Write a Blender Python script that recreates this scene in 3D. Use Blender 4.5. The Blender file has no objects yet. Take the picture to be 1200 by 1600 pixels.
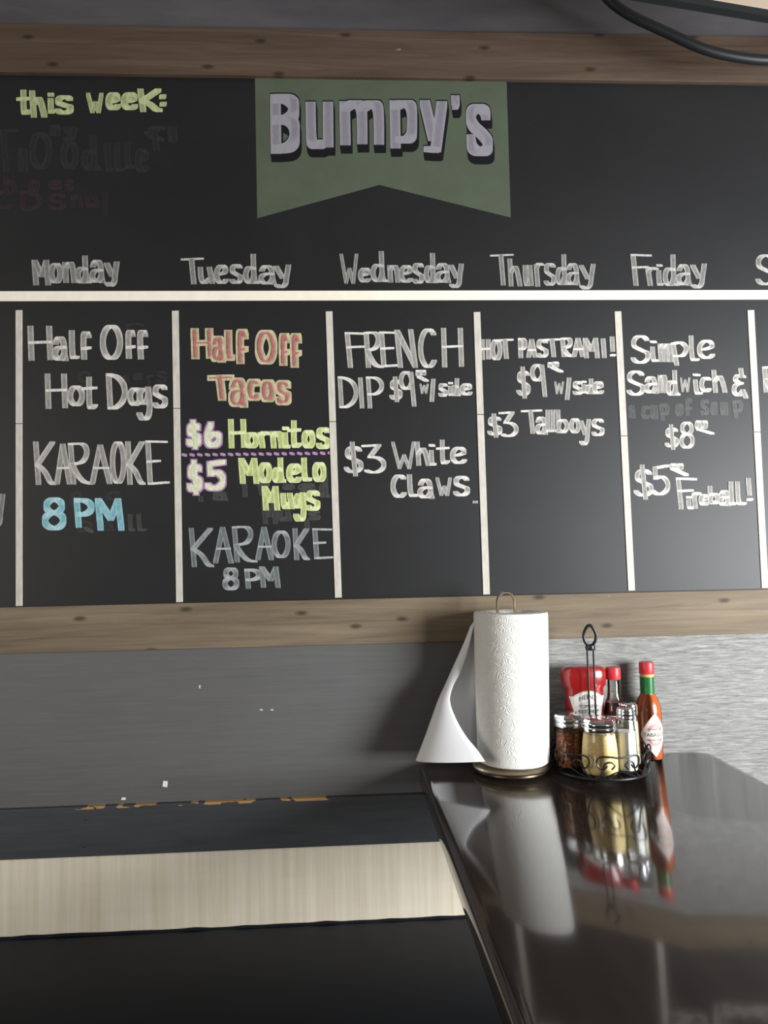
import bpy, math, random
from mathutils import Matrix, Vector
random.seed(4)
S = bpy.context.scene
COL = S.collection
PI = math.pi

# ------------------------------------------------------------------ camera, light, exposure
F_PX, D, ZC = 1190.0, 1.326, 1.1114
PITCH, YAW, ROLL = 0.05871709, 0.05538934, -0.02083675
def cam_basis(p, y, r):
    f = Vector((math.sin(y)*math.cos(p), math.cos(y)*math.cos(p), math.sin(p)))
    r0 = Vector((math.cos(y), -math.sin(y), 0)); u0 = r0.cross(f)
    return math.cos(r)*r0 + math.sin(r)*u0, -math.sin(r)*r0 + math.cos(r)*u0, f
CR, CU, CF = cam_basis(PITCH, YAW, ROLL)
CP = Vector((0, -D, ZC))
cam_d = bpy.data.cameras.new('camera'); cam = bpy.data.objects.new('camera', cam_d); COL.objects.link(cam)
cam_d.sensor_fit = 'HORIZONTAL'; cam_d.sensor_width = 36; cam_d.lens = F_PX/1200*36
cam_d.clip_start = 0.01
cam.matrix_world = Matrix(((CR.x, CU.x, -CF.x, CP.x), (CR.y, CU.y, -CF.y, CP.y), (CR.z, CU.z, -CF.z, CP.z), (0, 0, 0, 1)))
S.camera = cam
def ray(px, py): return CR*((px-600)/F_PX) + CU*(-(py-800)/F_PX) + CF
def W(px, py, y=0.0):                       # photo point -> point on the vertical plane at depth y
    d = ray(px, py); return CP + d*((y+D)/d.y)

S.view_settings.view_transform = 'Standard'; S.view_settings.look = 'None'
S.view_settings.gamma = 1; S.view_settings.use_curve_mapping = False
S.view_settings.exposure = 0.0

w = bpy.data.worlds.new('world'); S.world = w; w.use_nodes = True
w.node_tree.nodes['Background'].inputs[0].default_value = (1.0, 0.90, 0.78, 1)
w.node_tree.nodes['Background'].inputs[1].default_value = 0.12
def area(name, loc, aim, sx, sy, e, col, spread=PI):
    l = bpy.data.lights.new(name, 'AREA'); l.shape = 'RECTANGLE'; l.size = sx; l.size_y = sy; l.energy = e; l.color = col; l.spread = spread
    o = bpy.data.objects.new(name, l); COL.objects.link(o); o.location = loc
    o.rotation_euler = (Vector(aim)-Vector(loc)).to_track_quat('-Z', 'Y').to_euler()
    return o
area('window_daylight', (1.75, -1.35, 1.05), (0.2, 0, 0.95), 0.8, 0.7, 84, (0.95, 0.98, 1.0))
area('front_daylight', (-2.1, -1.9, 1.35), (0, 0, 0.95), 1.0, 0.9, 19, (1.0, 0.96, 0.90))

# ------------------------------------------------------------------ helpers
class MB:
    def __init__(s): s.v, s.f, s.uv = [], [], []
    def add(s, vs, fs, uvs=None):
        b = len(s.v); s.v += [tuple(v) for v in vs]; s.f += [tuple(i+b for i in f) for f in fs]
        s.uv += (uvs if uvs else [(0.5, 0.5)]*len(vs)); return s
    def box(s, a, b):
        x0, y0, z0 = a; x1, y1, z1 = b
        return s.add([(x0,y0,z0),(x1,y0,z0),(x1,y1,z0),(x0,y1,z0),(x0,y0,z1),(x1,y0,z1),(x1,y1,z1),(x0,y1,z1)],
                     [(3,2,1,0),(4,5,6,7),(0,1,5,4),(1,2,6,5),(2,3,7,6),(3,0,4,7)])
    def loft(s, rings, closed=False, cap=True):
        n = len(rings[0]); vs = [p for r in rings for p in r]; fs = []
        m = len(rings)
        for i in range(m if closed else m-1):
            j = (i+1) % m
            for k in range(n): fs.append((i*n+k, i*n+(k+1) % n, j*n+(k+1) % n, j*n+k))
        if cap and not closed: fs.append(tuple(range(n))[::-1]); fs.append(tuple((m-1)*n+k for k in range(n)))
        return s.add(vs, fs)
    def lathe(s, prof, c=(0,0,0), n=48, cap=True):
        return s.loft([[(c[0]+r*math.cos(2*PI*k/n), c[1]+r*math.sin(2*PI*k/n), c[2]+z) for k in range(n)] for r, z in prof], cap=cap)
    def tube(s, pts, r, n=8, closed=False, ry=None):
        pts = [Vector(p) for p in pts]; m = len(pts); rings = []; up = None
        for i in range(m):
            a = pts[(i-1) % m] if (closed or i > 0) else pts[i]; b = pts[(i+1) % m] if (closed or i < m-1) else pts[i]
            t = (b-a).normalized()
            if up is None:
                up = Vector((0,0,1)) if abs(t.z) < .9 else Vector((0,1,0))
            up = (up - t*up.dot(t)); up = up.normalized() if up.length > 1e-6 else t.orthogonal().normalized()
            sd = t.cross(up)
            rings.append([pts[i] + sd*(r*math.cos(2*PI*k/n)) + up*((ry or r)*math.sin(2*PI*k/n)) for k in range(n)])
        return s.loft(rings, closed=closed)
    def prism(s, poly, y0, y1):              # polygon of (x,z), extruded along y
        n = len(poly); vs = [(x, y0, z) for x, z in poly] + [(x, y1, z) for x, z in poly]
        return s.add(vs, [tuple(range(n)), tuple(range(2*n-1, n-1, -1))] + [(k, k+n, (k+1) % n + n, (k+1) % n) for k in range(n)])
    def build(s, name, mat, parent=None, smooth=False, bevel=0, solid=0, seg=2, sub=0):
        me = bpy.data.meshes.new(name); me.from_pydata(s.v, [], s.f)
        uvl = me.uv_layers.new(name='UVMap')
        for lp in me.loops: uvl.data[lp.index].uv = s.uv[lp.vertex_index]
        me.materials.append(mat)
        if smooth:
            for p in me.polygons: p.use_smooth = True
        o = bpy.data.objects.new(name, me); COL.objects.link(o)
        if parent: o.parent = parent
        if solid: md = o.modifiers.new('s', 'SOLIDIFY'); md.thickness = solid; md.offset = 0
        if bevel: md = o.modifiers.new('b', 'BEVEL'); md.width = bevel; md.segments = seg; md.limit_method = 'ANGLE'
        if smooth:
            me.update()
            try: me.set_sharp_from_angle(angle=math.radians(42))
            except Exception: pass
        return o
def empty(name, loc, label, cat, group=None):
    o = bpy.data.objects.new(name, None); COL.objects.link(o); o.location = loc; o.empty_display_size = .02
    return tag(o, label, cat, group)
def tag(o, label=None, cat=None, group=None, kind=None):
    if label: o['label'] = label
    if cat: o['category'] = cat
    if group: o['group'] = group
    if kind: o['kind'] = kind
    return o
def struct(o, label, cat):
    return tag(o, label, cat, kind='structure')
def spline(pts, n=8, closed=False):
    out = []; m = len(pts)
    for i in range(m if closed else m-1):
        g = (lambda k: pts[k % m]) if closed else (lambda k: pts[min(max(k, 0), m-1)])
        p0, p1, p2, p3 = g(i-1), g(i), g(i+1), g(i+2)
        for k in range(n):
            t = k/n
            out.append(tuple(.5*((2*b)+(-a+c)*t+(2*a-5*b+4*c-d)*t*t+(-a+3*b-3*c+d)*t**3) for a, b, c, d in zip(p0, p1, p2, p3)))
    if not closed: out.append(tuple(pts[-1]))
    return out

# ------------------------------------------------------------------ materials
def mat(name, col, rough=.5, metal=0, spec=.5, **kw):
    m = bpy.data.materials.new(name); m.use_nodes = True
    b = m.node_tree.nodes['Principled BSDF']
    b.inputs['Base Color'].default_value = (*col, 1); b.inputs['Roughness'].default_value = rough
    b.inputs['Metallic'].default_value = metal; b.inputs['Specular IOR Level'].default_value = spec
    for k, v in kw.items(): b.inputs[k.replace('_', ' ')].default_value = v
    return m
def nodes(m): return m.node_tree.nodes, m.node_tree.links, m.node_tree.nodes['Principled BSDF']
def coords(m, scale, rot=(0,0,0)):
    N, L, b = nodes(m)
    tc = N.new('ShaderNodeTexCoord'); mp = N.new('ShaderNodeMapping')
    mp.inputs['Scale'].default_value = scale; mp.inputs['Rotation'].default_value = rot
    L.new(tc.outputs['Object'], mp.inputs[0]); return mp.outputs[0]
def noise(m, vec, scale=1, detail=4, rough=.6, dist=0):
    N, L, b = nodes(m); n = N.new('ShaderNodeTexNoise'); n.inputs['Scale'].default_value = scale
    n.inputs['Detail'].default_value = detail; n.inputs['Roughness'].default_value = rough; n.inputs['Distortion'].default_value = dist
    L.new(vec, n.inputs['Vector']); return n.outputs['Fac']
def ramp(m, fac, stops):
    N, L, b = nodes(m); r = N.new('ShaderNodeValToRGB'); e = r.color_ramp.elements
    e[0].position, e[0].color = stops[0][0], (*stops[0][1], 1); e[1].position, e[1].color = stops[-1][0], (*stops[-1][1], 1)
    for p, c in stops[1:-1]: q = e.new(p); q.color = (*c, 1)
    L.new(fac, r.inputs[0]); return r.outputs[0]
def mix(m, fac, a, b_, blend='MIX'):
    N, L, b = nodes(m); x = N.new('ShaderNodeMix'); x.data_type = 'RGBA'; x.blend_type = blend
    for i, v in ((0, fac), (6, a), (7, b_)):
        if isinstance(v, (int, float)): x.inputs[i].default_value = v
        elif isinstance(v, tuple): x.inputs[i].default_value = (*v, 1)
        else: L.new(v, x.inputs[i])
    return x.outputs[2]
def math_(m, op, a, b_=0.0):
    N, L, b = nodes(m); x = N.new('ShaderNodeMath'); x.operation = op
    for i, v in ((0, a), (1, b_)):
        if isinstance(v, (int, float)): x.inputs[i].default_value = v
        else: L.new(v, x.inputs[i])
    return x.outputs[0]
def setcol(m, c): m.node_tree.links.new(c, m.node_tree.nodes['Principled BSDF'].inputs['Base Color'])
def bump(m, fac, strength, dist=.001):
    N, L, b = nodes(m); x = N.new('ShaderNodeBump'); x.inputs['Strength'].default_value = strength; x.inputs['Distance'].default_value = dist
    L.new(fac, x.inputs['Height']); L.new(x.outputs[0], b.inputs['Normal'])
G3 = lambda v: (v, v, v)

def wood_trim(name, c0, c1, c2):
    m = mat(name, c1, .65, spec=.3)
    g = noise(m, coords(m, (2.0, 2, 42)), 1.6, 8, .65, .8)
    c = ramp(m, g, [(.25, c0), (.5, c1), (.78, c2)])
    big = noise(m, coords(m, (1.3, 1, 9)), 2.2, 3)
    c = mix(m, .55, c, ramp(m, big, [(.3, G3(.55)), (.7, G3(1.0))]), 'MULTIPLY')
    N, L, b = nodes(m)
    sv = coords(m, (1, 1, 1), (0, math.radians(52), 0)); wv = N.new('ShaderNodeTexWave'); wv.inputs['Scale'].default_value = 75
    wv.inputs['Distortion'].default_value = 1.2; wv.inputs['Detail'].default_value = 2; L.new(sv, wv.inputs['Vector'])
    c = mix(m, .22, c, ramp(m, wv.outputs['Fac'], [(.2, G3(.5)), (.8, G3(1))]), 'MULTIPLY')
    vo = N.new('ShaderNodeTexVoronoi'); vo.voronoi_dimensions = '2D'; vo.inputs['Scale'].default_value = 1.0; L.new(coords(m, (5.3, 1, 13.0), (PI/2, 0, 0)), vo.inputs['Vector'])
    c = mix(m, ramp(m, vo.outputs['Distance'], [(.025, G3(.8)), (.075, G3(0))]), c, tuple(x*.25 for x in c0))
    fl = noise(m, coords(m, (22, 5, 75)), 1.0, 2)
    c = mix(m, ramp(m, fl, [(.74, G3(0)), (.80, G3(.7))]), c, (.34, .24, .13))
    setcol(m, c); bump(m, g, .4, .0015); return m
M = {}
M['wall'] = mat('upper_wall_paint', (.075, .07, .075), .7, spec=.25)
setcol(M['wall'], ramp(M['wall'], noise(M['wall'], coords(M['wall'], (3, 3, 14)), 2, 5), [(.3, (.062, .058, .064)), (.7, (.088, .082, .086))]))
M['trim'] = wood_trim('brown_stained_board', (.12, .088, .055), (.20, .152, .100), (.29, .225, .15))
M['trim_shaded'] = wood_trim('shade_darkened_brown_board', (.060, .038, .026), (.095, .062, .042), (.14, .093, .063))  # darker copy of the trim wood, dimmer light up high painted into it
def grey_panel(name, lo, hi, scale, bs, rough, flat):
    m = mat(name, hi, rough, spec=.5)
    g = noise(m, coords(m, scale), 2.0, 9, .68, .4)
    c = ramp(m, g, [(.33, lo), (.66, hi)])
    cl = noise(m, coords(m, (3, 3, 5)), 1.2, 3)
    c = mix(m, .5, c, ramp(m, cl, [(.3, G3(flat)), (.7, G3(1))]), 'MULTIPLY')
    setcol(m, c); bump(m, g, bs, .002); return m
M['panel'] = grey_panel('smooth_grey_paint', (.104, .102, .102), (.122, .119, .118), (3, 3, 90), .12, .46, .78)
M['rough_panel_lit'] = grey_panel('rough_sawn_board_lit_tone', (.13, .128, .12), (.36, .355, .335), (14, 14, 150), 1.0, .5, .75)  # rough grain is the board's own, lighter tone paints in the stronger light here
m = M['rail'] = mat('charcoal_rail_paint', (.045, .048, .053), .5, spec=.4)
N_, L_, B_ = nodes(m)
g = noise(m, coords(m, (5, 3, 60)), 2, 5)
c = ramp(m, g, [(.3, (.040, .043, .048)), (.7, (.056, .059, .064))])
tc = N_.new('ShaderNodeTexCoord'); sp = N_.new('ShaderNodeSeparateXYZ'); L_.new(tc.outputs['Object'], sp.inputs[0])
edge = math_(m, 'GREATER_THAN', sp.outputs['Z'], W(300, 1255, -.014).z - .0035)
rgn = math_(m, 'MULTIPLY', math_(m, 'GREATER_THAN', sp.outputs['X'], W(60, 1258).x), math_(m, 'LESS_THAN', sp.outputs['X'], W(560, 1250).x))
ch = math_(m, 'GREATER_THAN', noise(m, coords(m, (13, 2, 40)), 1, 4, .55), .56)
c = mix(m, math_(m, 'MULTIPLY', math_(m, 'MULTIPLY', edge, rgn), ch), c, (.42, .24, .09)); setcol(m, c)
m = M['cream'] = mat('bare_cream_board', (.55, .49, .38), .6, spec=.3)
g = noise(m, coords(m, (90, 3, 3.0)), 1, 6, .6)
c = ramp(m, g, [(.3, (.70, .61, .48)), (.5, (.78, .70, .56)), (.72, (.86, .79, .66))])
g2 = noise(m, coords(m, (5, 2, 34)), 1.2, 6)
c = mix(m, .5, c, ramp(m, g2, [(.3, G3(.88)), (.7, G3(1))]), 'MULTIPLY'); setcol(m, c); bump(m, g, .12)
m = M['bench'] = mat('navy_black_bench_paint', (.006, .010, .020), .45, spec=.16)
setcol(m, ramp(m, noise(m, coords(m, (4, 14, 4)), 2, 5), [(.3, (.002, .0045, .009)), (.7, (.0035, .007, .015))]))
m = M['board'] = mat('chalkboard_paint', (.010, .010, .011), 0.52, spec=.50)
sm = noise(m, coords(m, (2.2, 1, 3.2)), 1.5, 6, .62, .9)
c = ramp(m, sm, [(.38, (.0045, .0045, .0055)), (.62, (.007, .007, .008)), (.80, (.013, .013, .014))])
setcol(m, c)
m = M['strip'] = mat('white_strip_paint', (.80, .74, .64), .55)
setcol(m, ramp(m, noise(m, coords(m, (40, 1, 20)), 1.2, 4), [(.3, (.82, .76, .64)), (.7, (.90, .84, .72))]))
m = M['divider'] = mat('off_white_divider_paint', (.55, .52, .46), .6)
setcol(m, ramp(m, noise(m, coords(m, (120, 1, 30)), 1.3, 5), [(.3, (.46, .43, .37)), (.7, (.62, .58, .51))]))
m = M['green'] = mat('faded_green_paint', (.09, .115, .075), .6, spec=.3)
setcol(m, ramp(m, noise(m, coords(m, (9, 1, 9)), 1.5, 6), [(.3, (.066, .080, .054)), (.7, (.080, .102, .066))]))
def chalk(name, body, edge, bright=None, soft=.75):
    m = mat(name, body, .8 if body[1] > .08 else .5, spec=.15 if body[1] > .08 else .50); N, L, b = nodes(m)
    uv = N.new('ShaderNodeUVMap'); s = N.new('ShaderNodeSeparateXYZ'); L.new(uv.outputs[0], s.inputs[0])
    e = math_(m, 'ABSOLUTE', math_(m, 'SUBTRACT', s.outputs['X'], .5))
    c = ramp(m, e, [(.18, body), (.46, edge)])
    c = mix(m, s.outputs['Y'], c, bright or edge)
    n = noise(m, coords(m, (150, 1, 60)), 1.4, 5, .7)
    c = mix(m, soft, c, ramp(m, n, [(.28, G3(.45)), (.6, G3(1))]), 'MULTIPLY'); setcol(m, c); return m
M['ck_head'] = chalk('chalk_soft_grey', (.20, .195, .185), (.36, .35, .33), (.50, .49, .46))
M['ck_white'] = chalk('chalk_white', (.30, .29, .27), (.50, .48, .44), (.74, .71, .66))
M['ck_dim'] = chalk('chalk_blue_grey', (.15, .165, .17), (.25, .27, .275), (.42, .44, .44))
M['ck_cyan'] = chalk('chalk_cyan', (.22, .44, .50), (.30, .55, .60), (.42, .66, .70))
M['ck_lime'] = chalk('chalk_lime', (.46, .52, .20), (.66, .72, .36), (.72, .78, .44))
M['ck_olive'] = chalk('chalk_olive_green', (.32, .36, .18), (.43, .48, .25), (.50, .55, .30))
M['ck_pink'] = chalk('chalk_pink', (.50, .14, .17), (.46, .18, .17), (.52, .17, .19))
M['ck_tan'] = chalk('chalk_tan', (.40, .32, .19), (.56, .50, .31), (.58, .52, .32))
M['ck_cream'] = chalk('chalk_cream', (.66, .68, .48), (.70, .70, .54), (.74, .76, .56))
M['ck_purple'] = chalk('chalk_purple', (.40, .22, .42), (.36, .19, .38), (.46, .26, .48))
M['ck_ghost'] = chalk('chalk_half_erased', (.034, .035, .034), (.055, .056, .053))
M['ck_soft'] = chalk('chalk_erased_smear', (.012, .012, .0135), (.019, .019, .021))
M['ck_plum'] = chalk('chalk_plum_smear', (.0165, .0085, .0125), (.024, .012, .0175))
M['letter'] = chalk('painted_lilac_grey', (.20, .188, .222), (.27, .255, .285), None, .25)
M['shade'] = mat('painted_black_letter_side', (.004, .004, .006), .6, spec=.25)
m = M['table'] = mat('dark_brown_lacquer', (.026, .018, .015), .10, spec=.6, Coat_Weight=.25, Coat_Roughness=.05)
g = noise(m, coords(m, (16, 2.2, 2)), 1.3, 6)
setcol(m, ramp(m, g, [(.3, (.028, .020, .017)), (.7, (.044, .032, .027))]))
bump(m, noise(m, coords(m, (9, 9, 9)), 1.2, 2), .10, .001)
m = M['paper'] = mat('embossed_paper', (.80, .79, .75), .9, spec=.1)
N_, L_, B_ = nodes(m)
nz = N_.new('ShaderNodeTexNoise'); nz.inputs['Scale'].default_value = 34; nz.inputs['Detail'].default_value = 1; L_.new(coords(m, (1, 1, 1)), nz.inputs['Vector'])
mu = math_(m, 'SINE', math_(m, 'MULTIPLY', nz.outputs['Fac'], 170.0))
bump(m, mu, .34, .0008)
setcol(m, ramp(m, mu, [(0.0, (.80, .785, .74)), (1.0, (.84, .83, .795))]))
M['sheet'] = mat('plain_paper', (.79, .79, .80), .9, spec=.1)
M['card'] = mat('cardboard_core', (.42, .31, .19), .8)
M['brass'] = mat('brushed_nickel_brass', (.62, .54, .40), .3, 1)
M['bronze'] = mat('dark_bronze', (.07, .05, .035), .35, .8)
M['wire'] = mat('black_iron_wire', (.012, .012, .013), .35, .3)
M['chrome'] = mat('chrome', (.80, .81, .83), .12, 1)
M['dark'] = mat('dark_hole', (.01, .01, .01), .7)
def glass(name, tint):
    m = bpy.data.materials.new(name); m.use_nodes = True; N, L = m.node_tree.nodes, m.node_tree.links; N.clear()
    o = N.new('ShaderNodeOutputMaterial'); mx = N.new('ShaderNodeMixShader'); t = N.new('ShaderNodeBsdfTransparent'); g = N.new('ShaderNodeBsdfGlossy')
    lw = N.new('ShaderNodeFresnel'); lw.inputs[0].default_value = 1.5
    t.inputs[0].default_value = (*tint, 1); g.inputs['Roughness'].default_value = .03
    L.new(lw.outputs[0], mx.inputs[0]); L.new(t.outputs[0], mx.inputs[1]); L.new(g.outputs[0], mx.inputs[2]); L.new(mx.outputs[0], o.inputs[0]); return m
M['glass'] = glass('clear_glass', (.93, .95, .93))
def grains(name, a, b_, c_, sc):
    m = mat(name, b_, .85, spec=.2); setcol(m, ramp(m, noise(m, coords(m, G3(sc)), 1, 4, .7), [(.32, a), (.5, b_), (.68, c_)])); return m
M['flakes'] = grains('red_pepper_flakes', (.08, .018, .008), (.34, .10, .045), (.75, .42, .22), 230)
M['parm'] = grains('grated_cheese', (.80, .56, .22), (.92, .71, .36), (.96, .85, .56), 240)
M['salt'] = grains('white_salt', (.86, .84, .82), (.92, .90, .88), (.95, .94, .92), 300)
M['spice'] = grains('beige_seasoning', (.48, .40, .26), (.62, .54, .37), (.74, .67, .50), 300)
M['ketchup'] = mat('red_squeeze_plastic', (.30, .009, .010), .25, spec=.5, Coat_Weight=.5, Coat_Roughness=.1)
M['sauce_dark'] = mat('dark_red_sauce', (.14, .014, .010), .3)
M['sauce_orange'] = mat('orange_red_sauce', (.50, .105, .020), .3)
M['red_cap'] = mat('red_cap_plastic', (.60, .028, .035), .38)
M['white_cap'] = mat('white_cap_plastic', (.75, .74, .72), .4)
M['label'] = mat('white_paper_label', (.70, .67, .64), .6)
M['pink_label'] = mat('ivory_paper_label', (.70, .63, .58), .6)
M['ink'] = mat('dark_ink', (.03, .035, .04), .6)
M['green_ink'] = mat('green_ink', (.03, .14, .06), .6)
M['red_ink'] = mat('red_ink', (.50, .03, .03), .6)
M['gold_ink'] = mat('gold_ink', (.50, .38, .14), .5)
M['foil'] = mat('green_neck_foil', (.012, .13, .03), .3)
M['cable'] = mat('black_rubber', (.010, .012, .013), .5)
M['beam'] = mat('cream_beam_paint', (.42, .33, .25), .7)
M['ceil'] = mat('ceiling_paint', (.28, .26, .24), .8)
M['floor'] = mat('brown_floor', (.10, .075, .055), .6)
setcol(M['floor'], ramp(M['floor'], noise(M['floor'], coords(M['floor'], (2, 18, 1)), 1, 5), [(.3, (.08, .055, .04)), (.7, (.13, .095, .07))]))
M['nail'] = mat('dull_nail', (.07, .065, .06), .5, .6)

# ------------------------------------------------------------------ the setting
XL, XR = -1.5, 1.75
zt1_lo, zt1_hi = W(600, 120.5, -.009).z, W(600, 47, -.009).z
zt2_hi, zt2_lo = W(600, 935, -.009).z, W(600, 1005.5, -.009).z
rail_hi, rail_lo = W(300, 1254, -.012).z, W(300, 1331, -.012).z
SEAT = W(300, 1452, -.006).z
struct(MB().box((XL, -2.2, -.05), (XR, .1, 0)).build('floor', M['floor']), 'brown floor under the bench and table', 'floor')
struct(MB().box((XL, .006, 0), (XR, .1, 2.55)).build('wall_back', M['wall']), 'dull grey wall behind and above the chalkboard', 'wall')
struct(MB().box((XL, -1.6, 2.55), (XR, .1, 2.62)).build('ceiling', M['ceil']), 'plain ceiling above the chalkboard wall', 'ceiling')
struct(MB().box((XL, -.009, zt1_lo), (XR, .006, zt1_hi)).build('trim_1', M['trim_shaded'], bevel=.001), 'brown wooden board along the top of the chalkboard, dim light painted in', 'trim')
struct(MB().box((XL, -.009, zt2_lo), (XR, .006, zt2_hi)).build('trim_2', M['trim'], bevel=.001), 'knotty brown wooden board along the bottom of the chalkboard', 'trim')
xs = W(800, 1100, -.003).x
panel = struct(MB().box((XL, -.003, rail_hi-.01), (xs-.0008, .006, zt2_lo)).build('trim_3', M['panel']), 'smooth dark grey wall panel above the bench, left of the paper towels', 'wall panel')
struct(MB().box((xs+.0008, -.003, .3), (XR, .006, zt2_lo)).build('trim_4', M['rough_panel_lit']), 'rough sawn grey wall panel behind the bottles, stronger light painted in', 'wall panel')
rail = struct(MB().box((XL, -.014, rail_lo), (xs-.0008, .006, rail_hi)).build('trim_5', M['rail'], bevel=.0012), 'charcoal painted rail with chipped top edge below the grey panel', 'trim')
struct(MB().box((XL, -.006, .3), (xs-.0008, .006, rail_lo)).build('trim_6', M['cream'], bevel=.001), 'bare cream coloured board between charcoal rail and bench', 'trim')
for px, py in ((135, 1280), (132, 1322)):
    p = W(px, py, -.0145); MB().lathe([(.0015, 0), (.0022, .0004), (.0001, .0012)], n=12).build('nail_head', M['nail'], rail, smooth=True).matrix_local = Matrix.Translation(p) @ Matrix.Rotation(PI/2, 4, 'X')
for px, py, a, b in ((258, 1225, .0045, .0055), (193, 1248, .004, .0022), (312, 1073, .0016, .003), (408, 1109, .003, .0012), (425, 1109, .003, .0012)):
    p = W(px, py, -.003); MB().prism([(p.x-a, p.z-b*.7), (p.x+a*.8, p.z-b), (p.x+a, p.z+b*.8), (p.x-a*.6, p.z+b)], -.0034, -.0028).build('paint_fleck', M['strip' if a > .0035 else 'divider'], panel)

# ------------------------------------------------------------------ bench and table
bench = empty('bench', (0, -.2, 0), 'navy black wall bench under the cream board', 'bench')
bench.location = (0, 0, 0)
wav = [(XL + (XR-XL)*k/120, SEAT + random.uniform(-.0012, .0012)) for k in range(121)]
MB().box((XL, -.43, SEAT-.04), (XR, -.0075, SEAT)).build('seat', M['bench'], bench, bevel=.006, seg=3)
mbx = MB(); ring = []
for x, z in wav: ring.append([(x, -.0075, SEAT-.002), (x, -.0135, SEAT-.002), (x, -.0135, z+.001), (x, -.0075, z+.003)])
mbx.loft(ring).build('back_seam', M['bench'], bench)
MB().box((XL, -.39, 0), (XR, -.365, SEAT-.04)).build('front_panel', M['bench'], bench)

table = empty('table', (.38, -.48, 0), 'glossy dark brown table standing against the wall', 'table')
tx0, tx1 = .1225, .634
def tl(o): o.location = (-.38, .48, 0); return o
def rrect(x0, x1, y0, y1, r, z, n=8):
    pts = []
    for cx, cy, a in ((x1-r, y1-r, 0), (x0+r, y1-r, PI/2), (x0+r, y0+r, PI), (x1-r, y0+r, 1.5*PI)):
        for k in range(n+1): pts.append((cx+r*math.cos(a+k/n*PI/2), cy+r*math.sin(a+k/n*PI/2), z))
    return pts
TZ = .76; prof = [(.010, -.036), (.003, -.034), (0, -.028), (0, -.010), (.0018, -.0045), (.005, -.0012), (.010, 0)]
tl(MB().loft([rrect(tx0+i, tx1-i, -.98+i, -.0075-i*.3, .018, TZ+z) for i, z in prof]).build('tabletop', M['table'], table, smooth=True))
tl(MB().lathe([(.04, .02), (.04, .70), (.05, .705), (.05, .723)], (.38, -.66, 0), 32).build('column', M['wire'], table, smooth=True))
tl(MB().lathe([(.20, 0), (.20, .012), (.19, .018), (.06, .026), (.05, .04)], (.38, -.66, 0), 48).build('base', M['wire'], table, smooth=True))

# ------------------------------------------------------------------ chalkboard
board = MB().box((XL+.05, 0, zt2_hi), (XR-.05, .0055, zt1_lo)).build('chalkboard', M['board'])
tag(board, 'long black chalkboard wall sign with days of the week and specials', 'chalkboard')
def quadpx(mb, pts, y0, y1): mb.prism([(p.x, p.z) for p in (W(a, b) for a, b in pts)], y0, y1)
mb = MB(); zs0, zs1 = W(600, 469.5).z, W(600, 454.5).z; mb.box((XL+.05, -.0012, zs0), (XR-.05, 0, zs1)); mb.build('header_stripe', M['strip'], board)
for a, b in (((30, 485), (30.3, 947)), ((274, 486), (280.7, 941)), ((514, 487), (528.7, 934)), ((744.9, 488), (760, 929)), ((965, 487), (986.6, 923)), ((1172.6, 485), (1195, 919))):
    h = 5.3; mb = MB()
    cut = .38 + random.uniform(-.05, .08)
    mx = tuple(a[i]+(b[i]-a[i])*cut for i in (0, 1))
    quadpx(mb, [(b[0]-h, b[1]), (b[0]+h, b[1]-.4), (mx[0]+h, mx[1]+.5), (mx[0]-h, mx[1]+.5)], -.0016, 0)
    quadpx(mb, [(mx[0]-h, mx[1]-.5), (mx[0]+h, mx[1]-.5), (a[0]+h, a[1]-.4), (a[0]-h, a[1])], -.0016, 0)
    mb.build('divider_strip', M['divider'], board, bevel=.0004)

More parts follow.
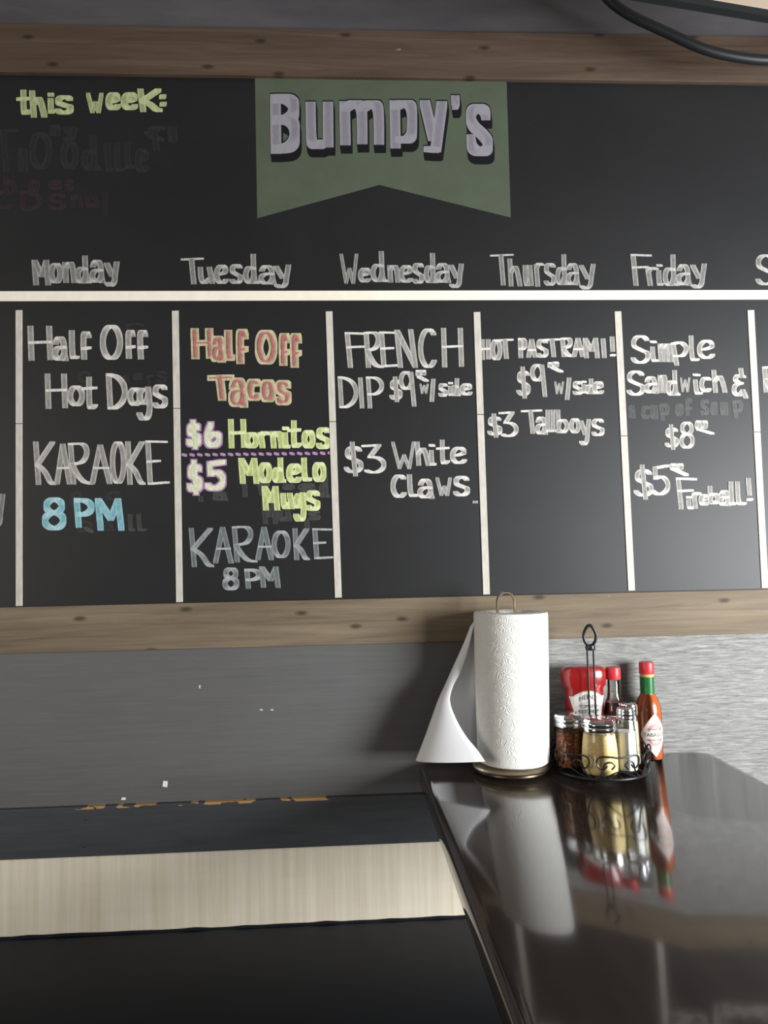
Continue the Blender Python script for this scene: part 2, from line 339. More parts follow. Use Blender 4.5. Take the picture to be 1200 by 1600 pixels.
def arc(cx, cy, rx, ry, a0, a1, n=11):           # flat point list along an ellipse, degrees
    o = []
    for k in range(n+1):
        a = math.radians(a0+(a1-a0)*k/n); o += [cx+rx*math.cos(a), cy+ry*math.sin(a)]
    return tuple(o)
GL = {
'A': [('l', (0,0,.45,1)), ('l', (.45,1,1,0)), ('l', (.2,.4,.82,.4))],
'B': [('l', (0,1,.08,0)), ('s', (0,1,.6,.97,.85,.78,.6,.56,0,.52)), ('s', (0,.52,.7,.5,1,.27,.7,.03,.06,0))],
'C': [('s', arc(.56,.5,.56,.5,48,318,13))],
'D': [('l', (0,1,.1,0)), ('s', (0,1) + arc(.1,.48,.9,.5,75,-75,9) + (.1,0))],
'E': [('l', (0,1,.13,0)), ('l', (0,1,.9,.99)), ('l', (.06,.52,.55,.54)), ('l', (.13,0,1,.03))],
'F': [('l', (0,1,.18,0)), ('l', (0,1,1,.98)), ('l', (.08,.58,.8,.6))],
'H': [('l', (0,1,.06,0)), ('l', (.93,1,1,.02)), ('l', (.04,.52,.95,.54))],
'I': [('l', (.1,1,.9,0))],
'K': [('l', (0,1,.15,0)), ('l', (.93,1,.08,.45)), ('s', (.08,.47,.5,.3,.8,.06,1,0))],
'M': [('l', (0,1,.12,0)), ('l', (.02,1,.55,.35)), ('l', (.55,.35,.86,1)), ('l', (.86,1,1,0))],
'N': [('l', (0,.98,.2,0)), ('l', (.02,.98,1,0)), ('l', (.74,1,1,0))],
'O': [('s', arc(.5,.5,.5,.5,90,450,16))],
'P': [('l', (0,1,.14,0)), ('s', (0,.98) + arc(.3,.71,.7,.28,85,-95,9) + (.1,.45))],
'R': [('l', (0,1,.15,0)), ('s', (0,1,.6,1,.8,.8,.6,.56,.08,.48)), ('s', (.08,.48,.35,.22,.65,.05,1,0))],
'S': [('s', arc(.52,.75,.46,.25,25,215,9) + (.30,.55,.70,.44) + arc(.5,.25,.5,.25,35,-160,9))],
'T': [('l', (0,.97,1,1)), ('l', (.45,.97,.58,0))],
'W': [('l', (0,1,.32,0)), ('l', (.32,0,.54,.5)), ('l', (.54,.5,.78,0)), ('l', (1,1,.80,0))],
'a': [('s', (.05,.74,.2,.92,.42,1,.66,.93,.8,.75,.86,.5,.9,.2,1,0)), ('s', (.86,.55,.6,.58) + arc(.42,.29,.42,.26,110,290,8) + (.72,.12,.88,.3))],
'b': [('l', (0,1,.1,0)), ('s', (.06,.3,.2,.5) + arc(.52,.28,.48,.28,120,-140,9) + (.1,.06))],
'd': [('s', (.64,1,.68,.5,.74,.18,.84,.04,1,0)), ('s', (.68,.5) + arc(.38,.28,.38,.28,70,290,9) + (.62,.12,.72,.3))],
'e': [('s', (.06,.48,.4,.5,.75,.58,.95,.68,.88,.88,.62,1,.35,.95,.12,.76,.02,.48,.12,.2,.35,.03,.6,0,.84,.06,1,.18))],
'f': [('s', (1,.84,.7,1,.28,.92,.2,.6,.32,0)), ('l', (.25,.38,1,.42))],
'g': [('s', (.78,.93,.3,.95,0,.72,.3,.5,.7,.6,.85,.95)), ('s', (.8,1,.95,.4,.78,.06,.3,0,0,.17))],
'h': [('l', (0,1,.15,0)), ('s', (.1,.5,.5,.72,.75,.5,1,0))],
'i': [('s', (.15,.7,.3,.2,.55,.02,1,.04)), ('l', (.1,1,.6,.97))],
'l': [('s', (0,1,.1,.3,.35,.03,1,.05))],
'm': [('l', (0,1,.1,0)), ('s', (.05,.8,.3,1,.5,.8,.55,0)), ('s', (.5,.8,.75,1,.95,.8,1,0))],
'n': [('l', (0,1,.12,0)), ('s', (.05,.75,.5,1,.82,.8,1,0))],
'p': [('l', (.02,.95,.3,0)), ('s', (.05,.95,.6,1,1,.75,.75,.42,.2,.4))],
'r': [('l', (0,.95,.3,0)), ('s', (.05,.75,.4,1,1,.95))],
't': [('s', (.42,1,.45,.25,.6,.02,1,.1)), ('l', (0,.65,.95,.68))],
'u': [('s', (0,1,.08,.3,.35,0,.78,.3)), ('l', (.75,1,1,0))],
'w': [('l', (0,1,.2,0)), ('l', (.2,0,.5,.85)), ('l', (.5,.85,.78,0)), ('l', (1,1,.80,0))],
'y': [('l', (0,.95,.55,.42)), ('s', (1,1,.85,.5,.75,.15,.4,0,0.05,.1))],
'$': [('s', arc(.52,.68,.42,.18,25,215,8) + (.32,.53,.68,.46) + arc(.5,.29,.5,.19,35,-160,8)), ('l', (.42,1,.64,0))],
'3': [('l', (0,.97,.75,1)), ('l', (.75,1,.3,.56)), ('s', (.3,.56) + arc(.48,.28,.52,.28,75,-130,9))],
'5': [('l', (.15,.92,1,1)), ('l', (.15,.92,.2,.55)), ('s', (.2,.55) + arc(.44,.31,.56,.31,80,-140,9))],
'6': [('s', (.35,1,.1,.6,.05,.25,.4,0,.9,.15,.92,.45,.5,.55,.15,.35))],
'8': [('s', arc(.5,.77,.42,.23,40,270,9) + arc(.5,.27,.5,.27,90,-270,14) + arc(.5,.77,.42,.23,-90,40,6))],
'9': [('s', arc(.38,.75,.38,.25,30,390,14)), ('l', (.72,.98,.95,0))],
'/': [('l', (.75,1,.25,0))],
'!': [('l', (.3,1,.6,.28)), ('l', (.4,.03,.95,.06))],
'&': [('s', (.82,.72,.35,.78,.1,.64,.4,.52,.62,.5)), ('s', (.62,.5,.1,.42,0,.2,.4,.08,.75,.26)), ('l', (.55,1,.66,.72)), ('l', (.72,.26,1,0))],
':': [('l', (.1,.82,.7,1)), ('l', (.3,0,.9,.15))],
'-': [('l', (0,.1,1,.9))],
'1': [('l', (0,1,1,0))]}
for up, lo in (('C', 'c'), ('O', 'o'), ('S', 's'), ('K', 'k')): GL[lo] = GL[up]
YS = [-.00035]
def sweep(mb, p, q, nw, nh, y):
    (x0, y0), (x1, y1) = p, q
    L = math.hypot(x1-x0, y1-y0)
    dens = min(1, max(0, abs(x1-x0)/(L+1e-6)*1.5 - .55)) if L > 0 else 0
    c = [(x0+sx*nw/2, y0+sy*nh/2, .5+sx*.5) for sx in (-1, 1) for sy in (-1, 1)] + [(x1+sx*nw/2, y1+sy*nh/2, .5+sx*.5) for sx in (-1, 1) for sy in (-1, 1)]
    c.sort()
    def half(pts):
        h = []
        for a in pts:
            while len(h) > 1 and (h[-1][0]-h[-2][0])*(a[1]-h[-2][1]) - (h[-1][1]-h[-2][1])*(a[0]-h[-2][0]) <= 1e-9: h.pop()
            h.append(a)
        return h
    hull = half(c)[:-1] + half(c[::-1])[:-1]
    vs = []
    for a in hull: v = W(a[0], a[1]); v.y = y; vs.append(v)
    mb.add(vs, [tuple(range(len(vs)))], [(a[2], dens) for a in hull])
def stroke(mb, kind, pts, nw, nh):
    shut = kind == 's' and math.dist(pts[0], pts[-1]) < 1.0
    pp = (spline(pts[:-1], 3, True) + [pts[0]] if shut else spline(pts, 3 if len(pts) > 9 else 6)) if kind == 's' else pts
    for a, b in zip(pp[:-1], pp[1:]):
        YS[0] -= 1.6e-6; sweep(mb, a, b, nw, nh, YS[0])
def write(spec, s, ox, oy, mt, nib=(9, 3.5), inset=None, base=-.0005):
    mb = MB(); YS[0] = base
    iw, ih = inset or nib
    for ch, x0, x1, y0, y1 in spec:
        X0, X1, Y0, Y1 = ox+x0/s+iw/2, ox+x1/s-iw/2, oy+y0/s+ih/2, oy+y1/s-ih/2
        if X1 < X0: X0 = X1 = (X0+X1)/2
        for kind, fl in GL[ch]:
            pts = [(X0+(X1-X0)*fl[i] + random.uniform(-.12, .12), Y1+(Y0-Y1)*fl[i+1] + random.uniform(-.12, .12)) for i in range(0, len(fl), 2)]
            k = {'W': .66, 'w': .42}.get(ch, 1)
            stroke(mb, kind, pts, nib[0]*k, nib[1])
    return mb
def letters(txt):
    out = []
    for t in txt.split(';'):
        p = t.split(); out.append((p[0], *map(float, p[1:])))
    return out
def wr(txt, g, mt, nib=(9, 3.5), label=None):
    base = {'ck_soft': -.0002, 'ck_plum': -.0002, 'ck_ghost': -.00035}.get(mt, -.0006)
    smear = mt in ('ck_soft', 'ck_plum') or (mt == 'ck_ghost' and g != gM)
    for nw_, word in enumerate((txt.replace(';', '|') if smear else txt).split('|')):        # every written word is a piece of its own
        o = write(letters(word), *g, mt, nib, base=base - nw_*6e-6 - (1.5e-4 if mt == 'ck_plum' else 0)).build('chalk_smear' if smear else 'chalk_lettering', M[mt], board)
        if label: o['label'] = label
gA, gB, gC, gD, gE = (4, 30, 380), (4, 270, 380), (4.8, 510, 380), (5.714, 750, 380), (5, 960, 380)
gF, gG, gH, gI, gJ = (4.2857, 0, 120), (4.8, 30, 490), (4.8, 30, 670), (4.615, 270, 490), (4.615, 270, 690)
gK, gL, gM = (5, 520, 490), (5, 740, 500), (5, 960, 500)
# erased smears first, lowest layer
wr('T -60 120 350 640|O 195 350 370 620;o 405 530 430 620;d 545 680 390 630;l 700 760 440 640;l 760 840 440 640;l 830 900 440 620;e 900 1000 480 640;r 1010 1110 330 500|n 120 190 480 640|o 330 410 320 400;y 420 520 330 430;o 990 1060 330 420;u 1120 1190 330 440|- 960 1100 420 380', gF, 'ck_soft', (10, 5), 'faint grey smears of wiped-off chalk words')
wr('c -40 90 760 890;D 130 290 765 900;S 320 445 780 895;n 470 560 790 880;u 570 670 800 880;I 690 725 770 930|h 20 120 660 780;o 190 270 690 780;e 320 420 690 760;s 430 500 690 770', gF, 'ck_plum', (8, 4), 'faint plum smears of wiped-off chalk words')
wr('s 780 950 70 180;o 440 540 430 520;n 770 830 460 530;e 850 930 445 500;r 950 1010 460 540;s 1030 1110 430 520', gG, 'ck_soft', (5, 3))
wr('o 380 480 470 590;c 650 770 470 540;o 420 560 690 775;a 590 720 690 770', gH, 'ck_soft', (6, 3))
wr('l 815 870 640 770;l 880 960 640 770;- 480 560 770 745', gH, 'ck_ghost', (7, 3))
wr('M 640 760 440 595;u 755 860 490 575;s 975 1065 495 568|I 500 540 305 402|d 1050 1135 240 405|a 285 400 355 428|r 610 700 300 390;o 790 880 305 350;e 900 1030 300 360|I 190 215 395 435|I 945 990 560 640', gJ, 'ck_ghost', (8, 3.5))
# headings
wr('t 110 215 88 258;h 195 318 92 275;i 318 368 108 250;s 365 495 125 255|W 570 700 108 245;e 705 810 105 225;e 808 925 105 225;k 920 1090 80 238;: 1065 1118 118 202', gF, 'ck_olive', (9.5, 5.5), 'olive green chalk heading')
wr('M 78 200 105 265;o 185 275 125 252;n 270 362 118 250;d 350 455 78 252;a 440 540 105 252;y 530 628 115 272', gA, 'ck_head')
wr('T 50 195 92 258;u 155 265 148 255;e 255 350 135 255;s 352 440 132 255;d 440 545 68 255;a 535 650 138 262;y 628 740 135 282', gB, 'ck_head', (8.5, 3))
wr('W 92 245 80 305;e 235 335 185 295;d 330 465 60 292;n 455 555 165 297;e 540 650 165 297;s 640 735 150 305;d 730 840 75 300;a 815 935 150 302;y 915 1030 155 338', gC, 'ck_head', (8, 2.8))
wr('T 88 300 97 378;h 243 378 138 388;u 380 480 195 385;r 478 575 178 390;s 565 680 178 380;d 670 800 100 375;a 765 895 180 380;y 880 1030 185 415', gD, 'ck_head', (7.5, 2.6))
wr('F 125 292 85 335;r 240 345 188 335;i 322 385 165 335;d 375 510 88 335;a 480 605 165 335;y 590 720 160 355', gE, 'ck_head', (8, 3))
wr('S 1095 1262 88 330;a 1270 1390 165 332', gE, 'ck_head', (8, 3))
# first column
wr('y -60 26 905 1065', (3, 0, 470), 'ck_head', (8, 4))
wr('H 62 258 92 355;a 248 372 172 358;l 372 455 125 345;f 450 545 135 347|O 605 780 85 347;f 788 875 125 340;f 875 968 125 345', gG, 'ck_white', (9.5, 4))
wr('H 192 368 450 715;o 362 495 540 695;t 470 592 475 722|D 650 815 448 718;o 812 930 555 692;g 880 1005 548 800;s 995 1118 532 712', gG, 'ck_white', (9, 4))
wr('K 105 280 95 422;A 265 400 112 418;R 365 560 108 418;A 530 700 118 415;O 680 805 95 412;K 795 950 95 420;E 945 1130 88 420', gH, 'ck_white', (8.5, 3.2))
wr('8 172 355 515 762|P 410 565 518 742;M 568 790 520 765', gH, 'ck_cyan', (9.5, 6.5), 'cyan chalk time')
# second column
ta = 'H 128 300 105 330;a 270 385 160 355;l 370 450 118 345;f 445 548 112 365|O 592 755 118 368;f 758 848 142 378;f 838 932 142 392|T 248 445 440 630;a 400 545 462 680;c 525 640 470 630;o 628 745 475 640;s 735 858 480 662'
for word in ta.split('|'):
    write(letters(word), *gI, None, (13, 9)).build('chalk_lettering', M['ck_tan'], board)['label'] = 'tan chalk outline of a pink word'
    write(letters(word), *gI, None, (3.6, 2.2), (13, 9), -.0016).build('chalk_lettering', M['ck_pink'], board)['label'] = 'pink chalk word'
pr6 = '$ 88 215 760 985;6 215 365 775 975'; pr5 = '$ 92 225 125 392;5 222 390 125 360'
for pr, g in ((pr6, gI), (pr5, gJ)):
    write(letters(pr), *g, None, (11.5, 10)).build('chalk_lettering', M['ck_purple'], board)['label'] = 'purple chalk outline of a price'
    write(letters(pr), *g, None, (7.5, 6.5), (11.5, 10), -.0010).build('chalk_lettering', M['ck_cream'], board)['label'] = 'pale yellow chalk price'
wr('H 398 535 760 972;o 515 622 855 972;r 612 705 850 972;n 700 805 848 972;i 785 850 815 975;t 825 930 770 972;o 928 1030 840 972;s 1030 1140 820 978', gI, 'ck_lime', (9, 5), 'lime chalk word')
wr('M 472 625 118 305;o 615 718 150 300;d 715 818 115 298;e 815 930 158 298;l 925 1005 115 290;o 1005 1108 148 292|M 640 775 320 497;u 775 880 370 487;g 868 968 365 575;s 955 1065 352 500', gJ, 'ck_lime', (9, 5), 'lime chalk word')
mb = MB(); YS[0] = -.0004
for k in range(20):
    x = 288 + k*12; y = 711 - k*.15
    stroke(mb, 'l', [(x-2, y-.8), (x+2.5, y+.8)], 4, 3.6)
mb.build('chalk_dotted_rule', M['ck_purple'], board)['label'] = 'pink dotted chalk line'
wr('K 115 300 622 905;A 290 440 615 880;R 425 612 612 872;A 595 730 615 855;O 712 850 642 840;K 862 990 625 855;E 1005 1160 625 848', gJ, 'ck_dim', (8, 3))
wr('8 358 480 908 1072|P 515 640 915 1062;M 622 778 900 1055', gJ, 'ck_dim', (8, 4))
# third column
wr('F 92 275 145 425;R 240 400 145 425;E 360 545 140 420;N 480 665 122 425;C 665 815 118 425;H 845 1025 112 422', gK, 'ck_white', (8, 3.2))
wr('D 38 200 490 738;I 195 248 500 742;P 258 400 490 742|$ 438 545 492 692|9 515 658 450 728;o 645 690 440 488;o 682 730 440 485;- 655 750 522 498|w 668 758 548 628;/ 750 808 510 690|s 822 900 545 650;i 898 945 535 645;d 925 1000 505 645;e 990 1092 545 640', gK, 'ck_white', (7, 3))
wr('$ 82 240 1000 1272;3 222 418 1020 1250|W 450 650 1000 1215;h 640 765 1000 1190;i 745 810 1020 1190;t 805 915 985 1180;e 912 1048 1040 1175', gK, 'ck_white', (7.5, 3.4))
wr('C 450 580 1258 1440;l 578 680 1255 1435;a 660 795 1290 1448;W 795 935 1280 1425;s 935 1072 1268 1428;- 1095 1130 1465 1480', gK, 'ck_white', (8, 3.5))
# fourth column
wr('H 48 135 150 312;O 130 225 152 315;T 185 312 148 305|P 345 420 140 298;A 410 500 150 295;S 485 585 150 295;T 545 690 145 292;R 675 790 140 292;A 765 870 140 290;M 850 985 140 300;I 990 1040 145 298;! 1055 1112 130 290', gL, 'ck_white', (7.5, 3))
wr('$ 330 445 365 615;9 440 580 345 602;o 575 625 330 375;o 610 668 325 370;- 595 700 400 375|w 620 715 480 580;/ 705 770 450 625|s 770 855 478 585;i 840 885 475 575;d 870 950 458 580;e 925 1018 480 580', gL, 'ck_white', (7, 3))
wr('$ 102 225 730 920;3 195 350 715 915|T 368 535 700 890;a 480 580 755 898;l 560 610 702 880;l 600 650 700 880;b 640 745 700 885;o 745 835 768 885;y 820 915 775 980;s 915 1022 770 908', gL, 'ck_white', (7, 3))
# fifth column
wr('a 105 165 665 770|c 205 280 670 775;u 275 345 665 775;p 345 430 655 790|o 470 540 655 750;f 545 605 610 750|s 665 740 620 745;o 745 805 640 745;u 820 890 640 745;p 915 1005 625 770', gM, 'ck_ghost', (6.5, 4), 'half erased grey chalk words')
wr('S 122 280 120 342;i 272 345 162 330;m 335 460 185 330;p 435 578 170 358;l 578 665 122 325;e 640 785 155 305|S 90 240 395 592;a 230 345 440 578;n 335 420 430 572;d 400 515 392 592;w 500 602 450 565;i 604 690 420 585;c 660 760 445 565;h 755 880 390 570|& 915 1045 375 615', gM, 'ck_white', (7.5, 3.2))
wr('$ 388 505 815 1015;8 505 625 795 1005;o 625 685 785 855;o 672 730 785 850;- 635 780 885 858', gM, 'ck_white', (6.5, 3))
wr('$ 145 305 1130 1405;5 278 435 1130 1370;o 430 490 1120 1175;o 485 540 1120 1170;- 435 580 1208 1165|F 478 645 1230 1480;i 555 620 1375 1480;r 600 680 1345 1475;e 655 740 1360 1450;b 725 825 1295 1440;a 810 910 1330 1455;l 890 955 1262 1450;l 940 1032 1262 1450;! 1015 1085 1235 1420', gM, 'ck_white', (7.5, 3.6))
wr('R 1152 1280 365 568;I 1320 1360 370 568', gM, 'ck_white', (8, 3))

# green painted banner
mb = MB(); poly = [(402, 341), (592.7, 289), (798, 340), (791.4, 125.7), (398.3, 121.5)]
quadpx(mb, poly[:2]+[(595, 123.5), poly[4]], -.00025, 0); quadpx(mb, [poly[1], poly[2], poly[3], (595, 123.5)], -.00025, 0)
banner = mb.build('banner', M['green'], board); banner['label'] = 'swallow-tailed green painted banner'
g7, g8 = (6, 410, 130), (6, 590, 130)
BST = [  # kind, nib w, nib h, group, points
 ('B', 'l', 100, 90, g7, [(122,150),(128,620)]), ('B', 's', 95, 90, g7, [(125,150),(225,150),(285,190),(298,250),(280,310),(225,345),(130,348)]),
 ('B', 's', 95, 84, g7, [(130,350),(235,350),(292,390),(303,470),(293,555),(235,608),(128,622)]),
 ('u', 's', 95, 60, g7, [(452,205),(458,500),(475,570),(520,590),(575,560)]), ('u', 'l', 98, 60, g7, [(614,205),(618,575)]),
 ('m', 'l', 100, 60, g7, [(770,200),(778,555)]), ('m', 's', 98, 60, g7, [(770,240),(850,195),(900,200),(928,250),(935,400),(936,545)]),
 ('m', 's', 98, 60, g7, [(935,240),(1010,195),(1060,205),(1085,255),(1092,400),(1092,550)]),
 ('p', 'l', 98, 60, g8, [(160,190),(168,585)]), ('p', 's', 95, 64, g8, [(165,220),(230,195),(290,200),(320,260),(322,440),(312,500),(270,535),(210,530)]),
 ('y', 'l', 95, 50, g8, [(442,185),(520,520)]), ('y', 'l', 100, 50, g8, [(602,195),(545,625)]), ('y', 'l', 70, 56, g8, [(465,620),(545,628)]),
 ("'", 'l', 78, 60, g8, [(728,145),(730,185)]), ("'", 's', 48, 40, g8, [(742,185),(738,215),(722,232)]),
 ('s', 's', 84, 78, g8, [(1015,312),(1000,262),(945,236),(890,258),(870,325),(900,405),(975,475),(1030,545),(1032,610),(990,645),(930,640),(885,600),(874,520)])]
sh, le = {}, {}
for nst, (ch, kind, nw, nh, (s, ox, oy), pts) in enumerate(BST):
    base = [(ox+x/s, oy+y/s) for x, y in pts]
    a = sh.setdefault(ch, MB()); b = le.setdefault(ch, MB())
    for k in range(5):
        YS[0] = -.00040 - k*5e-5 - 1.2e-5*(nst % 3)
        stroke(a, kind, [(x+.5*k+.2, y-1.5+k*3.4) for x, y in base], nw/s+1.5, nh/s+1.5)
    YS[0] = -.00085 - 2e-6*len(b.f)
    stroke(b, kind, base, nw/s, nh/s)
for ch in 'Bumpy\'s':
    l_ = le[ch].build('banner_letter', M['letter'], banner); l_['label'] = 'lilac grey painted letter'
    sh[ch].build('letter_shadow', M['shade'], banner)['label'] = 'black painted drop shade under a letter'

# ------------------------------------------------------------------ paper towels
TB = (.2680, -.0745)
holder = empty('paper_towel_holder', (*TB, TZ), 'brass toned paper towel holder with round base and loop handle', 'paper towel holder')
MB().lathe([(.0, .0), (.056, .0), (.059, .003), (.058, .006)], n=64, cap=False).build('foot', M['bronze'], holder, smooth=True)
MB().lathe([(.058, .006), (.0615, .0065), (.0625, .009), (.0605, .0115), (.0, .012)], n=64, cap=False).build('base', M['brass'], holder, smooth=True)
HT = W(787, 949, TB[1]).z - TZ
MB().lathe([(.005, .012), (.005, HT-.01)], n=16).build('post', M['brass'], holder, smooth=True)
lp = [(-.0145, 0, HT-.035), (-.0145, 0, HT+.006)] + [(.0145*math.cos(a), 0, HT+.008+.0165*math.sin(a)) for a in [PI-PI*k/14 for k in range(15)]] + [(.0145, 0, HT+.006), (.0145, 0, HT-.035)]
MB().tube(lp, .0024, 10, ry=.0042).build('loop_handle', M['brass'], holder, smooth=True)
RR, RI, RH = .0600, .0262, HT-.0085-.0135
roll = empty('paper_towel_roll', (TB[0]+.004, TB[1], TZ+.0142), 'white embossed paper towel roll with a loose curled sheet', 'paper towels')
roll.rotation_euler = (0, math.radians(0.6), 0)
n = 72; rings = []
def rr(k, r): return r*(1+.012*math.sin(2*PI*k/n+1.0)+.006*math.sin(6*PI*k/n))
pf = [(RI, .001), (RR*.90, .0005), (RR*.955, .003), (RR*.975, .02), (RR, RH*.6), (RR*1.01, RH-.004), (RR*.995, RH), (RR*.7, RH+.0015), (RR*.45, RH-.001), (RI, RH-.002)]
MB().loft([[(rr(k, r)*math.cos(2*PI*k/n), rr(k, r)*math.sin(2*PI*k/n), z) for k in range(n)] for r, z in pf], closed=True).build('roll_body', M['paper'], roll, smooth=True)
MB().loft([[(r*math.cos(2*PI*k/32), r*math.sin(2*PI*k/32), z) for k in range(32)] for r, z in ((.0246, .002), (.0260, .002), (.0260, RH-.004), (.0246, RH-.004))], closed=True).build('cardboard_core', M['card'], roll, smooth=True)
# loose sheet: a cone-like curl hanging from the back left of the roll
edge_px = [(741, 972), (733, 1010), (722, 1045), (708, 1072), (703, 1095), (712, 1122), (728, 1150), (746, 1172), (758, 1190)]
fold_px = [(741, 968), (727, 1003), (709, 1045), (697, 1072), (686, 1095), (675, 1122), (664, 1150), (655, 1172), (648, 1188)]
edge_y = [-.060, -.060, -.065, -.074, -.086, -.100, -.114, -.128, -.139]
E_ = [W(p[0], p[1], y) for p, y in zip(edge_px, edge_y)]; F_ = [W(p[0], p[1], -.062) for p in fold_px]
rows = 40; colsn = 28; vs, fs = [], []
def at(L, t):
    a = spline([tuple(v) for v in L], 10); f = t*(len(a)-1); i = min(int(f), len(a)-2); u = f-i
    return Vector([a[i][k]*(1-u)+a[i+1][k]*u for k in range(3)])
zb = TZ + .0145
for i in range(rows+1):
    t = i/rows; E, Fp = at(E_, t), at(F_, t)
    lean = math.radians(0.6); zz = Fp.z
    ax = TB[0] + .004 + (zz-TZ-.0135)*math.sin(lean)
    sx, sy = ax - (RR+.001)*math.cos(.5), TB[1] + (RR+.001)*math.sin(.5)
    if t < .05: Fp = Fp.lerp(Vector((sx, sy, zz)), 1-t/.05)
    cx = (Fp.x - .125*(sx+E.x))/.75
    A, Bq, C, Dq = Vector((sx, sy, zz)), Vector((cx, min(sy+.012, -.022), zz)), Vector((cx, E.y*.6-.062*.4-.012*t, E.z*.5+zz*.5)), E
    for j in range(colsn+1):
        u = j/colsn; p = A*(1-u)**3 + Bq*3*u*(1-u)**2 + C*3*u*u*(1-u) + Dq*u**3
        p.z = max(p.z, zb) if t > .9 else p.z
        vs.append(roll.matrix_basis.inverted() @ p if False else p)
for i in range(rows):
    for j in range(colsn): a = i*(colsn+1)+j; fs.append((a, a+1, a+colsn+2, a+colsn+1))
sheet = MB().add(vs, fs).build('loose_sheet', M['sheet'], roll, smooth=True, solid=.0006)
Rm = Matrix.Translation(roll.location) @ roll.rotation_euler.to_matrix().to_4x4()
sheet.matrix_parent_inverse = Rm.inverted()

# ------------------------------------------------------------------ condiment caddy and what stands in it
CX, CY = .412, -.088
caddy = empty('condiment_caddy', (CX, CY, TZ), 'round black wire caddy with scrolled sides and tall loop handle', 'condiment caddy')
def circ(r, z, n=56): return [(r*math.cos(2*PI*k/n), r*math.sin(2*PI*k/n), z) for k in range(n)]
MB().tube(circ(.0745, .0035), .0024, 8, True).build('bottom_ring', M['wire'], caddy, smooth=True)
mb = MB()
for q in (-.055, -.033, -.011, .011, .033, .055):
    h = math.sqrt(.0735**2-q*q); mb.tube([(q, -h, .0038), (q, h, .0038)], .0013, 6)
mb.build('floor_grid', M['wire'], caddy, smooth=True)
def cyl(a, z): 
    r = .0755 + (z-.004)*.08; return (r*math.cos(a), r*math.sin(a), z)
NS = 6
for k in range(NS):
    a0 = -PI/2 + .06 + k*2*PI/NS; hw = PI/NS*.93
    def P(u, z): return cyl(a0 + u*hw, z)
    path = [P(-.52, .026), P(-.62, .0215), P(-.76, .0205), P(-.90, .026), P(-.92, .033), P(-.80, .0385), P(-.45, .0395), P(0, .0375), P(.45, .0395), P(.80, .0385), P(.92, .033), P(.90, .026), P(.76, .0205), P(.62, .0215), P(.52, .026)]
    MB().tube(spline(path, 6), .0014, 6).build('scroll', M['wire'], caddy, smooth=True)
    path = [P(-.35, .020), P(-.22, .026), P(-.38, .031), P(-.60, .0285), P(-.70, .018), P(-.85, .009), P(-1.0, .006)]
    mb = MB(); mb.tube(spline(path, 6), .0013, 6); mb.tube(spline([P(-u_, z_) for u_, z_ in ((-.35, .020), (-.22, .026), (-.38, .031), (-.60, .0285), (-.70, .018), (-.85, .009), (-1.0, .006))], 6), .0013, 6)
    mb.tube(spline([P(-.95, .004), P(-.5, .010), P(0, .0165), P(.5, .010), P(.95, .004)], 6), .0012, 6)
    mb.build('scroll', M['wire'], caddy, smooth=True)
HX, HY = W(924, 1060, -.078).x - CX, -.078 - CY
LZ = W(922, 992, -.078).z - TZ
tw = []
for s_ in (-1, 1):
    MB().tube([(HX+s_*.0052, HY, .004), (HX+s_*.0052, HY, LZ-.028), (HX+s_*.0046, HY, LZ-.020)], .0017, 8).build('handle_rod', M['wire'], caddy, smooth=True)
ov = [(HX+.0105*math.sin(a)*(1-.25*(math.cos(a) < 0)*abs(math.cos(a))), HY, LZ-.001-.0165*math.cos(a+PI)*-1) for a in [2*PI*k/32 for k in range(32)]]
MB().tube(ov, .0027, 8, True).build('loop', M['wire'], caddy, smooth=True)
mb = MB(); mb.lathe([(.0075, -.004), (.0085, 0), (.0075, .004)], (HX, HY, LZ-.021), 16); mb.build('collar', M['wire'], caddy, smooth=True)

FZ = TZ + .0055
def lid(r, z0, h, parent, holes=True):
    pr = [(r*.985, z0), (r, z0+.001), (r, z0+h*.28), (r*.965, z0+h*.33), (r, z0+h*.40), (r, z0+h*.62), (r*.965, z0+h*.67), (r*.99, z0+h*.74), (r*.9, z0+h*.93), (r*.7, z0+h), (0.0001, z0+h*1.03)]
    o = MB().lathe(pr, n=48, cap=False).build('lid', M['chrome'], parent, smooth=True)
    if holes:
        mb = MB()
        for q, cnt in ((.22, 5), (.5, 9)):
            for k in range(cnt):
                a = 2*PI*k/cnt; mb.lathe([(.0012, z0+h*1.005), (.0012, z0+h*1.035)], (r*q*math.cos(a), r*q*math.sin(a), 0), 8)
        mb.build('pour_holes', M['dark'], o)
    return o
def jar(name, label, cat, x, y, prof, fill, fmat, lr, lz, lh, fname):
    t = empty(name, (x, y, FZ), label, cat)
    MB().lathe(prof, n=48, cap=False).build('glass_jar', M['glass'], t, smooth=True)
    inner = [(max(r-.0018, .0001), z) for r, z in prof if z < fill]; r_top = inner[-1][0]
    inner = [(.0001, .003)] + [(r, max(z, .003)) for r, z in inner[1:]] + [(r_top*.985, fill-.001), (r_top*.6, fill+.001), (.0001, fill+.0015)]
    MB().lathe(inner, n=40, cap=False).build(fname, fmat, t, smooth=True)
    lid(lr, lz, lh, t); return t
bell = [(.0001, 0), (.026, 0), (.0288, .003), (.0295, .012), (.0291, .030), (.0276, .048), (.0258, .061), (.0243, .067), (.0240, .071)]
cy_ = [(.0001, 0), (.0222, 0), (.0242, .003), (.0245, .012), (.0243, .052), (.0236, .060), (.0226, .066), (.0226, .070)]
jar('pepper_flake_shaker', 'glass shaker of red pepper flakes with chrome lid beside the paper towels', 'shaker', .3630, -.086, cy_, .058, M['flakes'], .0245, .066, .020, 'pepper_flakes')
